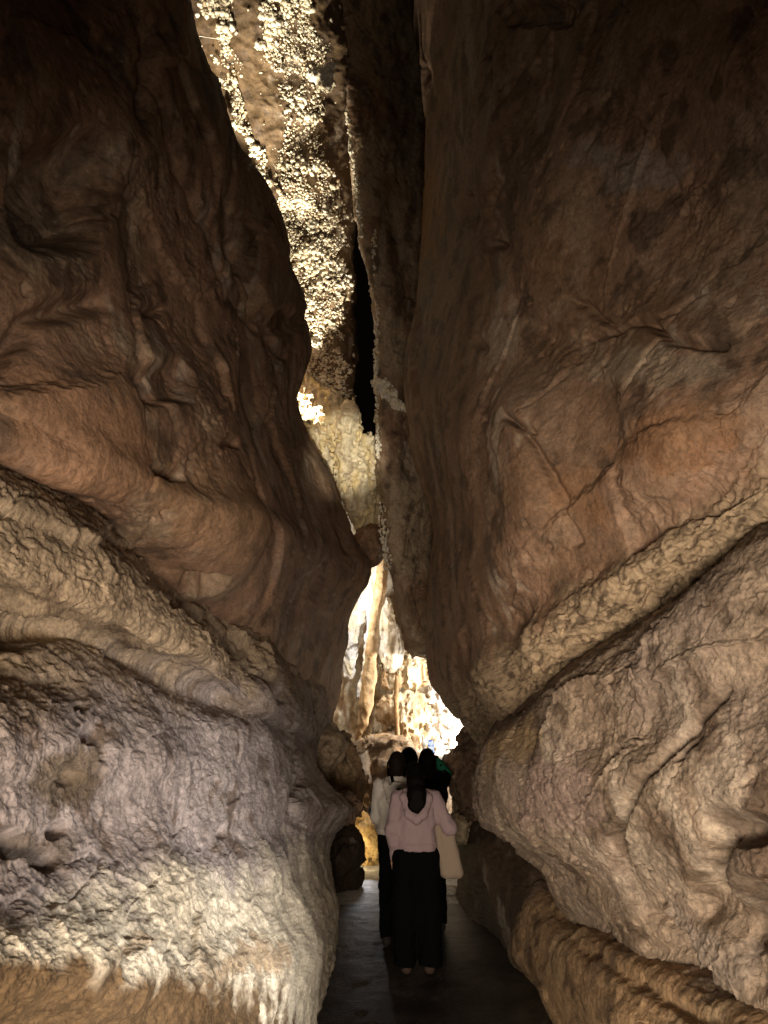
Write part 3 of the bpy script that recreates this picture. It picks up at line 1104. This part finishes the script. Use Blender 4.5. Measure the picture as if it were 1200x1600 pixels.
formation('rimstone', [[(680, 1183, 11.2, 9), (705, 1183, 11.2, 9), (732, 1184, 11.2, 9)]],
          0.016, 'flat white rimstone bench behind the raised phone', 'rimstone', (WHITE, WHITE, CREAM), flutes=0.01, bumps=0.01)
formation('stalagmite', [[(661, 1150, 11.3, 1.8), (662, 1162, 11.3, 3), (664, 1180, 11.3, 4.5), (664, 1200, 11.3, 6)]],
          0.012, 'small white stalagmite standing left of the raised phone', 'stalagmite', (WHITE, WHITE, CREAM), flutes=0.008, bumps=0.006)

boulder('boulder', 602, 1218, 11.2, 60, 62, 0.6, 0.025, 'large brown lit boulder behind the heads of the group', 'boulder',
        (np.array((0.42, 0.28, 0.15)), np.array((0.34, 0.22, 0.12)), TAN), tilt=[(-34, -24, 0.1, 0.6), (24, -6, 0, 0.6)], seed=2, rough=0.8)
boulder('boulder', 533, 1200, 9.8, 30, 50, 0.5, 0.022, 'upright brown boulder in the gap left of the large lit boulder', 'boulder',
        (np.array((0.40, 0.28, 0.16)), BRN, TAN), tilt=[(14, 30, 0, 0.7)], seed=11)
boulder('boulder', 503, 1168, 8.6, 36, 36, 0.4, 0.022, 'flat brown rock on top of the left ledge end', 'boulder', (TAN, BRN, TAN), seed=21)
boulder('boulder', 535, 1262, 7.2, 30, 18, 0.4, 0.02, 'dark rock nose jutting from the left ledge towards the path', 'boulder',
        (BRN, DRK * 1.5, BRN), tilt=[(-24, 6, 0, 0.9)], seed=31)
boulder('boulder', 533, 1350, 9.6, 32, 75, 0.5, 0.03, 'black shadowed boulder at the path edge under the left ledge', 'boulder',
        (DRK * 0.5, DRK * 0.35, DRK * 0.6), seed=41)  # wet dark rock, with the ledge's shade painted into the colour
boulder('boulder', 575, 1322, 11.8, 32, 78, 0.4, 0.025, 'yellow lamp lit rock standing behind the group at the path edge', 'boulder',
        (np.array((0.56, 0.40, 0.18)), np.array((0.48, 0.33, 0.14)), YEL), seed=55)
boulder('boulder', 728, 1216, 8.2, 29, 54, 0.45, 0.02, 'dark leaning boulder right of the group against the tan slab', 'boulder',
        (BRN * 0.8, DRK * 1.3, BRN), tilt=[(12, -36, 0, 0.7), (12, 44, 0.1, 0.7)], seed=61)
boulder('boulder', 716, 1298, 7.9, 20, 24, 0.25, 0.016, 'pale rock lying between the pink hooded walker and the bank', 'boulder',
        (CREAM, np.array((0.5, 0.4, 0.25)), TAN), seed=71)
boulder('boulder', 703, 1395, 8.95, 11, 11, 0.12, 0.010, 'small white stone at the right path edge below the tote bag', 'boulder',
        (WHITE, CREAM, WHITE), seed=81)

# ---- calcite crusts on the fin edge
def crust(poly, d, n, spread, rmin, rmax, label, seed, name='calcite_crust', col=(WHITE, CREAM)):
    r = np.random.RandomState(seed)
    t = r.rand(n) * (len(poly) - 1)
    i = np.minimum(t.astype(int), len(poly) - 2)
    f = t - i
    pp = np.array(poly, float)
    c = pp[i] * (1 - f[:, None]) + pp[i + 1] * f[:, None]
    c[:, 0] += np.clip(r.normal(size=n), -1.6, 1.6) * spread * (0.4 + np.abs(np.sin(c[:, 1] * 0.07)))
    pts = W(c[:, 0], c[:, 1], d + r.normal(size=n) * 0.03)
    o = lumps_mesh(name, pts, rmin + (rmax - rmin) * r.rand(n) ** 2, M_CALC, mixc(col[0], col[1], r.rand(n)), seed=seed, squash=1.3)
    tag(o, label, 'calcite', kind='stuff')
    return o


crust([(541, 170), (548, 230), (556, 290), (562, 340), (564, 370)], 9.7, 260, 1.8, 0.008, 0.026, 'thin white calcite ribbon down the upper edge of the dark fin', 3)
crust([(585, 360), (583, 400), (590, 470), (588, 560), (588, 640), (592, 720)], 9.95, 420, 1.8, 0.008, 0.028, 'long white calcite ribbon down the middle edge of the dark fin', 4)
crust([(592, 595), (605, 615), (620, 630), (632, 640)], 9.8, 240, 7, 0.012, 0.04, 'yellowish calcite cluster on the face of the dark fin', 6)
crust([(596, 790), (602, 850), (606, 890)], 9.9, 90, 3, 0.01, 0.03, 'short pale calcite ribbon on the fin beside the chockstone', 8)

# ---- crystal cluster top of slot
formation('calcite_cluster', [[(492, 118, 9.0, 10), (503, 128, 9.0, 9), (514, 112, 9.0, 10), (512, 138, 9.0, 8)]],
          0.016, 'bright white calcite knob near the top of the slot', 'calcite', (WHITE, CREAM, CREAM), flutes=0.05, bumps=0.06)
formation('tension_wire', [[(308, 56, 8.2, 0.6), (335, 60, 8.4, 0.6), (352, 64, 8.6, 0.6)]], 0.006,
          'thin pale wire stretched across the top of the slot', 'wire', (WHITE * .8, WHITE * .8, WHITE * .8), flutes=0, bumps=0, k=0.002)

# ---- the path
nx, ny = 160, 420
gx = np.linspace(-3.5, 4.0, nx)
gy = np.linspace(-3, 18, ny)
GX, GY = np.meshgrid(gx, gy)
p = np.stack([GX.ravel(), GY.ravel(), np.zeros(GX.size)], 1)
z = 0.018 * fbm(p * 1.6, 4) + 0.006 * fbm(p * 9, 3)
p[:, 2] = z
c = mixc(np.array((0.05, 0.042, 0.033)), np.array((0.022, 0.018, 0.015)), sstep(-0.4, 0.4, fbm(p * 1.3, 4)))
c = mixc(c, np.array((0.44, 0.45, 0.46)), sstep(9.45, 9.6, p[:, 1] + 0.15 * fbm(p * 3, 2)))      # painted pale from here on, in place of a wet glint
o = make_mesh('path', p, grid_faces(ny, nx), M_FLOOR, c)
tag(o, None, None, kind='structure')


# ------------------------------------------------------------------ people (all seen from behind, walking away)
M_SKIN = cloth_material('skin', (0.42, 0.24, 0.16), 0.55, 60, 0.12, 0.05)
M_HAIR = cloth_material('dark_hair', (0.0035, 0.0025, 0.0022), 0.6, 320, 0.5, 0.5)
M_HAIRB = cloth_material('brown_hair', (0.010, 0.0065, 0.0045), 0.6, 320, 0.5, 0.5)
M_BLACK = cloth_material('black_cloth', (0.0025, 0.0025, 0.003), 0.9)
M_PINK = cloth_material('pink_fleece', (0.30, 0.222, 0.23), 0.95)
M_GREY = cloth_material('beige_fleece', (0.46, 0.42, 0.38), 0.95)
M_BLUE = cloth_material('blue_cloth', (0.07, 0.10, 0.15), 0.9)
M_GREEN = cloth_material('green_cloth', (0.015, 0.12, 0.07), 0.9)
M_TOTE = cloth_material('beige_canvas', (0.27, 0.21, 0.16), 0.95, 420)
M_SANDAL = cloth_material('sandal_tan', (0.06, 0.04, 0.03), 0.7)
M_SHOE = cloth_material('shoe_leather', (0.03, 0.025, 0.022), 0.6)
M_PHONE = cloth_material('phone_case', (0.02, 0.02, 0.025), 0.4)


def folds(amp, seed):
    return lambda p: amp * (fbm(p * np.array([9, 9, 5.0]) + seed, 3) + 0.8 * ridged(p * np.array([11, 11, 8.0]) + seed, 2))


def hand(s, wrist, elbow, side, curl=0.5, toward=None):
    """palm, four unequal fingers and a side thumb, continuing the forearm"""
    w, e = np.array(wrist, float), np.array(elbow, float)
    d = (w - e) / np.linalg.norm(w - e)
    n = np.array(toward if toward is not None else (-side * 0.7, 0.5, 0), float)   # the way the fingers curl
    n -= d * (n @ d)
    n /= np.linalg.norm(n)
    t = np.cross(d, n)
    if t[1] < 0:
        t = -t                                   # thumb side points forward
    s.chain([w, w + d * 0.045 + t * 0.004, w + d * 0.085], [0.024, 0.030, 0.030], 0.015)
    s.cone(w + d * 0.05 - t * 0.02, w + d * 0.085 - t * 0.022, 0.014, 0.014, 0.012)
    for k, ln in enumerate((0.070, 0.080, 0.075, 0.058)):
        b = w + d * 0.088 + t * (0.030 - 0.020 * k)
        m1 = b + (d * (1 - 0.5 * curl) + n * curl * 0.6) * ln * 0.5
        m2 = m1 + (d * (1 - 1.1 * curl) + n * curl) * ln * 0.5
        s.chain([b, m1, m2], [0.0095, 0.0088, 0.0075], 0.004)
    b = w + d * 0.035 + t * 0.026
    s.chain([b, b + d * 0.03 + t * 0.022 + n * 0.012, b + d * 0.06 + t * 0.024 + n * 0.03], [0.013, 0.011, 0.009], 0.006)


def person(u, vfeet, H, rz, h, label, top, hair, arms, look=0.0, wide=False, legs=0.0, trousers=M_BLACK, hair_mat=M_HAIR, hood=True, seed=0, lean=0.0):
    """u, vfeet: where the feet stand in the picture; arms: ((elbow, wrist) left, (elbow, wrist) right) for a 1.70 m figure"""
    k = H / 1.70
    base = W(u, vfeet, floor_d(vfeet))
    root = empty('person', (base[0], base[1], 0.012), rz)
    tag(root, label, 'person', None)
    S = lambda *q: np.array(q, float) * k
    sh = [S(-0.165, 0, 1.385), S(0.165, 0, 1.385)]
    el = [S(*a[0]) for a in arms]
    wr = [S(*a[1]) for a in arms]
    hip = [S(-0.085, 0, 0.90), S(0.085, 0, 0.90)]
    st = 0.10 * legs
    kn = [S(-0.095, 0.02 + st, 0.49), S(0.095, 0.02 - st, 0.49)]
    an = [S(-0.10, -0.02 + 2 * st, 0.085), S(0.10, -0.02 - 2 * st, 0.085)]
    allp = np.array(sh + el + wr + an)
    lo = np.minimum(allp.min(0) - 0.26, S(-0.36, -0.30, -0.03))
    hi = np.maximum(allp.max(0) + 0.26, S(0.36, 0.34, 1.76))
    lo[2] = -0.03
    s = SDF(lo, hi, h)
    # body: one skin
    s.ell(S(0, 0, 0.95), S(0.155, 0.10, 0.14), 0.04)
    s.cone(S(0, 0, 1.0), S(0, 0, 1.25), 0.115 * k, 0.125 * k, 0.06)
    s.ell(S(0, 0, 1.28), S(0.165, 0.10, 0.14), 0.06)
    s.cone(S(0, -0.01, 1.38), S(0, 0.015, 1.52), 0.055 * k, 0.05 * k, 0.04)
    hc = S(0, 0.02, 1.595)
    s.ell(hc, S(0.074, 0.092, 0.108), 0.03)
    cl, sl = math.cos(look), math.sin(look)
    fx = lambda x, y, z: hc + k * np.array([x * cl - y * sl, x * sl + y * cl, z])
    s.ell(fx(0, 0.05, -0.065), S(0.045, 0.045, 0.05), 0.03)
    s.cone(fx(0, 0.085, 0.01), fx(0, 0.108, -0.03), 0.009 * k, 0.014 * k, 0.012)
    s.cone(fx(-0.018, 0.088, -0.062), fx(0.018, 0.088, -0.062), 0.007 * k, 0.007 * k, 0.006)
    for q in (-1, 1):
        s.ell(fx(q * 0.03, 0.096, 0.008), S(0.014, 0.012, 0.009), 0.012, sub=True)
        s.ell(fx(q * 0.078, -0.004, -0.005), S(0.010, 0.020, 0.032), 0.008)
        i = 0 if q < 0 else 1
        s.chain([sh[i], el[i], wr[i]], [0.050 * k, 0.038 * k, 0.026 * k], 0.03)
        hand(s, wr[i], el[i], q, 0.5)
        s.chain([hip[i], kn[i], an[i]], [0.082 * k, 0.055 * k, 0.036 * k], 0.03)
        s.cone(an[i] + S(0, -0.02, -0.045), an[i] + S(q * 0.015, 0.15, -0.055), 0.034 * k, 0.028 * k, 0.02)
    s.obj('body', M_SKIN, None, root)
    # top
    s = SDF(lo, hi, h)
    s.ell(S(0, -0.005, 1.27), S(0.205, 0.135, 0.19), 0.05)
    s.cone(S(0, 0, 1.27), S(0, 0, 0.88), 0.160 * k, 0.175 * k, 0.06, (1.15, 0.88, 1))
    s.cut(S(0, 0, 0.955), (0, 0, -1))
    s.cone(S(0, 0, 1.0), S(0, 0, 0.999), 0.182 * k, 0.182 * k, 0.01, (1.15, 0.88, 0.22))
    s.cone(S(-0.10, 0, 1.425), S(0.10, 0, 1.425), 0.05 * k, 0.05 * k, 0.05)
    s.cone(S(0, -0.01, 1.42), S(0, 0.0, 1.455), 0.075 * k, 0.072 * k, 0.03)
    for i in (0, 1):
        s.chain([sh[i] + S(0, 0, 0.005), el[i], el[i] + (wr[i] - el[i]) * 0.97], [0.078 * k, 0.064 * k, 0.046 * k], 0.03)
    s.roughen(folds(0.012, seed), 0.07)
    s.obj('hooded_top' if hood else 'jacket', top, None, root)
    if hood:
        s2 = SDF(S(-0.26, -0.36, 1.14), S(0.26, 0.14, 1.54), h * 0.9)
        s2.chain([S(-0.10, -0.03, 1.455), S(-0.115, -0.10, 1.40), S(-0.07, -0.165, 1.27), S(0, -0.175, 1.225), S(0.07, -0.165, 1.27),
                  S(0.115, -0.10, 1.40), S(0.10, -0.03, 1.455)], [0.026 * k, 0.034 * k, 0.040 * k, 0.042 * k, 0.040 * k, 0.034 * k, 0.026 * k], 0.03)
        s2.ell(S(0, -0.135, 1.325), S(0.115, 0.05, 0.11), 0.02)
        s2.roughen(folds(0.009, seed + 5), 0.05)
        s2.obj('hood', top, None, root)
    # trousers
    s = SDF(np.array([lo[0], lo[1], -0.03]), np.array([hi[0], hi[1], 1.12 * k]), h)
    wk = 1.55 if wide else 1.0
    s.cone(S(0, 0, 1.03), S(0, 0, 0.90), 0.140 * k, 0.160 * k, 0.04, (1.1, 0.8, 1))
    for i in (0, 1):
        o = S((-1, 1)[i] * (0.012 if wide else 0), 0, 0)
        s.chain([hip[i] + o, kn[i] + o, an[i] + o + S(0, 0.0, -0.01)], [0.105 * k * (1.15 if wide else 1), 0.078 * k * wk, 0.066 * k * wk], 0.05 if wide else 0.025)
    s.cut(S(0, 0, 0.055), (0, 0, -1))
    s.roughen(folds(0.011, seed + 9), 0.06)
    s.obj('trousers', trousers, None, root)
    # shoes
    for i in (0, 1):
        q = (-1, 1)[i]
        a = an[i]
        s = SDF(a + S(-0.12, -0.14, -0.12), a + S(0.12, 0.28, 0.08), 0.008)
        s.cone(a + S(0, -0.04, -0.047), a + S(q * 0.015, 0.16, -0.052), 0.043 * k, 0.036 * k, 0.02)
        s.cone(a + S(0, -0.02, -0.04), a + S(0, 0.0, 0.02), 0.046 * k, 0.045 * k, 0.02)
        s.cut((0, 0, 0.0), (0, 0, -1))
        s.obj('shoe', M_SANDAL if wide else M_SHOE, None, root)
    # hair
    s = SDF(hc + S(-0.2, -0.25, -0.46), hc + S(0.2, 0.2, 0.2), 0.008)
    s.ell(hc + S(0, -0.012, 0.012), S(0.087, 0.102, 0.115), 0)
    if hair == 'ponytail':
        s.chain([hc + S(0, -0.09, 0.03), hc + S(0, -0.15, -0.06), hc + S(0.005, -0.19, -0.16), hc + S(0, -0.21, -0.245), hc + S(0, -0.21, -0.295)],
                [0.050 * k, 0.062 * k, 0.066 * k, 0.058 * k, 0.03 * k], 0.03, (1.25, 0.75, 1))
    elif hair == 'long':
        s.chain([hc + S(0, -0.05, -0.02), hc + S(0, -0.085, -0.15), hc + S(0, -0.12, -0.28), hc + S(0, -0.13, -0.36)],
                [0.088 * k, 0.092 * k, 0.088 * k, 0.05 * k], 0.03, (1.1, 0.62, 1))
    elif hair == 'bushy':
        s.ell(hc + S(0, -0.03, -0.01), S(0.105, 0.11, 0.13), 0.02)
        s.ell(hc + S(0, -0.05, -0.09), S(0.095, 0.075, 0.08), 0.03)
    elif hair == 'short':
        s.ell(hc + S(0, -0.04, -0.05), S(0.076, 0.068, 0.08), 0.03)
    if hair != 'ponytail':
        s.ell(fx(0, 0.115, -0.035), S(0.075, 0.075, 0.085), 0.02, sub=True)
    else:
        s.ell(fx(0, 0.115, -0.03), S(0.075, 0.075, 0.085), 0.02, sub=True)
    s.roughen(lambda p: 0.006 * ridged(p * np.array([40, 40, 5.0]) + seed, 2) + 0.006 * fbm(p * 12, 2), 0.05)
    s.obj('hair', hair_mat, None, root)
    return root, base, k


pink, pb, pk = person(653, 1521, 1.62, 0.0, 0.009, 'person with a long dark ponytail in a pink hooded top and wide black trousers', M_PINK, 'ponytail',
                      (((-0.215, -0.03, 1.13), (-0.20, 0.03, 0.89)), ((0.310, -0.05, 1.14), (0.20, 0.20, 1.12))), wide=True, seed=1)
man, mb, mk = person(622, 1482, 1.71, 0.06, 0.010, 'person with short dark hair in a beige grey hooded top, black strap on back', M_GREY, 'short',
                     (((-0.20, 0.04, 1.12), (-0.13, 0.22, 0.98)), ((0.20, 0.04, 1.12), (0.13, 0.22, 0.98))), legs=0.6, hair_mat=M_HAIRB, seed=12)
person(617, 1447, 1.66, -0.2, 0.013, 'person in a dark blue jacket mostly hidden ahead of the beige hooded walker', M_BLUE, 'short',
       (((-0.23, 0.02, 1.12), (-0.18, 0.20, 0.98)), ((0.23, 0.02, 1.12), (0.18, 0.20, 0.98))), hood=False, look=0.5, seed=22)
person(642, 1432, 1.77, 0.1, 0.013, 'person with bushy dark hair whose head shows behind the beige hooded walker', M_BLACK, 'bushy',
       (((-0.23, 0.02, 1.12), (-0.2, 0.15, 0.95)), ((0.23, 0.02, 1.12), (0.2, 0.15, 0.95))), hood=False, seed=32)
ph, hb, hk = person(673, 1455, 1.75, 0.0, 0.012, 'person in black with long dark hair raising a phone in one hand', M_BLACK, 'long',
                    (((-0.22, 0.05, 1.14), (-0.12, 0.28, 1.20)), ((0.205, 0.20, 1.44), (0.10, 0.38, 1.61))), hood=False, seed=42)

# green cuff sleeve of the raised arm
s = SDF(np.array([0.0, 0.0, 1.2]), np.array([0.40, 0.6, 1.85]), 0.008)
e_, w_ = np.array((0.205, 0.20, 1.44)) * hk, np.array((0.10, 0.38, 1.61)) * hk
s.cone(e_ + (w_ - e_) * 0.02, e_ + (w_ - e_) * 0.72, 0.078, 0.062, 0.01)
s.roughen(folds(0.003, 71), 0.05)
s.obj('sleeve', M_GREEN, None, ph)['label'] = 'green sleeve of the raised arm'


def box_mesh(name, c, size, mat, parent=None, rot=None, bev=0.004):
    import bmesh
    from mathutils import Matrix, Vector
    bm = bmesh.new()
    bmesh.ops.create_cube(bm, size=1)
    for v in bm.verts:
        v.co = Vector((v.co.x * size[0], v.co.y * size[1], v.co.z * size[2]))
    bmesh.ops.bevel(bm, geom=bm.edges[:], offset=bev, segments=3, profile=0.5, affect='EDGES')
    me = bpy.data.meshes.new(name)
    bm.to_mesh(me)
    bm.free()
    me.materials.append(mat)
    o = bpy.data.objects.new(name, me)
    COL.objects.link(o)
    o.location = c
    if rot:
        o.rotation_euler = rot
    if parent:
        o.parent = parent
    return o


# phone held up by the black clothed walker, its screen lit
m, nt, b = nodes('phone_screen')
tcn = nt.nodes.new('ShaderNodeTexCoord')
gn = nt.nodes.new('ShaderNodeTexNoise')
gn.inputs['Scale'].default_value = 22
rp = nt.nodes.new('ShaderNodeValToRGB')
rp.color_ramp.elements[0].color = (0.10, 0.22, 0.75, 1)
rp.color_ramp.elements[0].position = 0.38
rp.color_ramp.elements[1].color = (0.85, 0.92, 1.0, 1)
rp.color_ramp.elements[1].position = 0.52
nt.links.new(tcn.outputs['Object'], gn.inputs['Vector'])
nt.links.new(gn.outputs['Fac'], rp.inputs['Fac'])
nt.links.new(rp.outputs[0], b.inputs['Emission Color'])
b.inputs['Emission Strength'].default_value = 1.0
b.inputs['Base Color'].default_value = (0.02, 0.02, 0.02, 1)
M_SCREEN = m
hand_p = np.array([hb[0], hb[1], 0.012]) + w_
pr = empty('phone', hand_p + np.array([-0.02, 0.05, 0.06]), 0.0)
pr.rotation_euler = (-0.12, -0.10, 0)
tag(pr, 'lit phone held up above the heads by the black clothed walker', 'phone')
box_mesh('case', (0, 0, 0.075), (0.078, 0.010, 0.160), M_PHONE, pr)
box_mesh('screen', (0, -0.0062, 0.075), (0.068, 0.002, 0.148), M_SCREEN, pr, bev=0.0008)

# tote bag on the right arm of the pink clothed walker
tb = empty('tote_bag', (pb[0] + 0.30 * pk, pb[1] - 0.02, 0.70), 0)
tag(tb, 'beige canvas tote bag hanging beside the black trousers of the pink hooded walker', 'bag')
s = SDF((-0.2, -0.2, -0.1), (0.2, 0.2, 0.6), 0.008)
for fx_ in (-0.055, 0, 0.055):
    s.cone((fx_ + 0.02, 0, 0.05), (fx_ * 0.85 - 0.045, 0, 0.40), 0.048, 0.036, 0.03)
s.roughen(folds(0.008, 91), 0.05)
s.obj('pouch', M_TOTE, None, tb)
for dy in (-0.02, 0.03):
    s = SDF((-0.2, -0.2, 0.3), (0.2, 0.2, 0.62), 0.006)
    s.chain([(-0.09, dy, 0.41), (-0.075, dy, 0.50), (-0.035, dy, 0.545), (0.0, dy, 0.50), (0.0, dy, 0.41)], [0.010] * 5, 0.004)
    s.obj('handle', M_TOTE, None, tb)

# strap across the back of the beige clothed walker
sb = np.array([mb[0], mb[1], 0.0])
st = SDF(sb + np.array([-0.35, -0.35, 0.9]), sb + np.array([0.4, 0.3, 1.65]), 0.007)
for dy, chain_ in ((0, [(-0.055, -0.03, 1.51), (-0.045, -0.115, 1.455), (-0.005, -0.17, 1.37), (0.05, -0.188, 1.29), (0.12, -0.188, 1.16), (0.18, -0.14, 1.04)]),
                   (0, [(0.0, -0.20, 1.385), (0.07, -0.165, 1.36), (0.14, -0.13, 1.34)])):
    st.chain([sb + np.array(c) for c in chain_], [0.017] * len(chain_), 0.004)
o = st.obj('bag_strap', M_BLACK)
tag(o, 'black bag strap slung across the back of the beige hooded walker', 'strap')
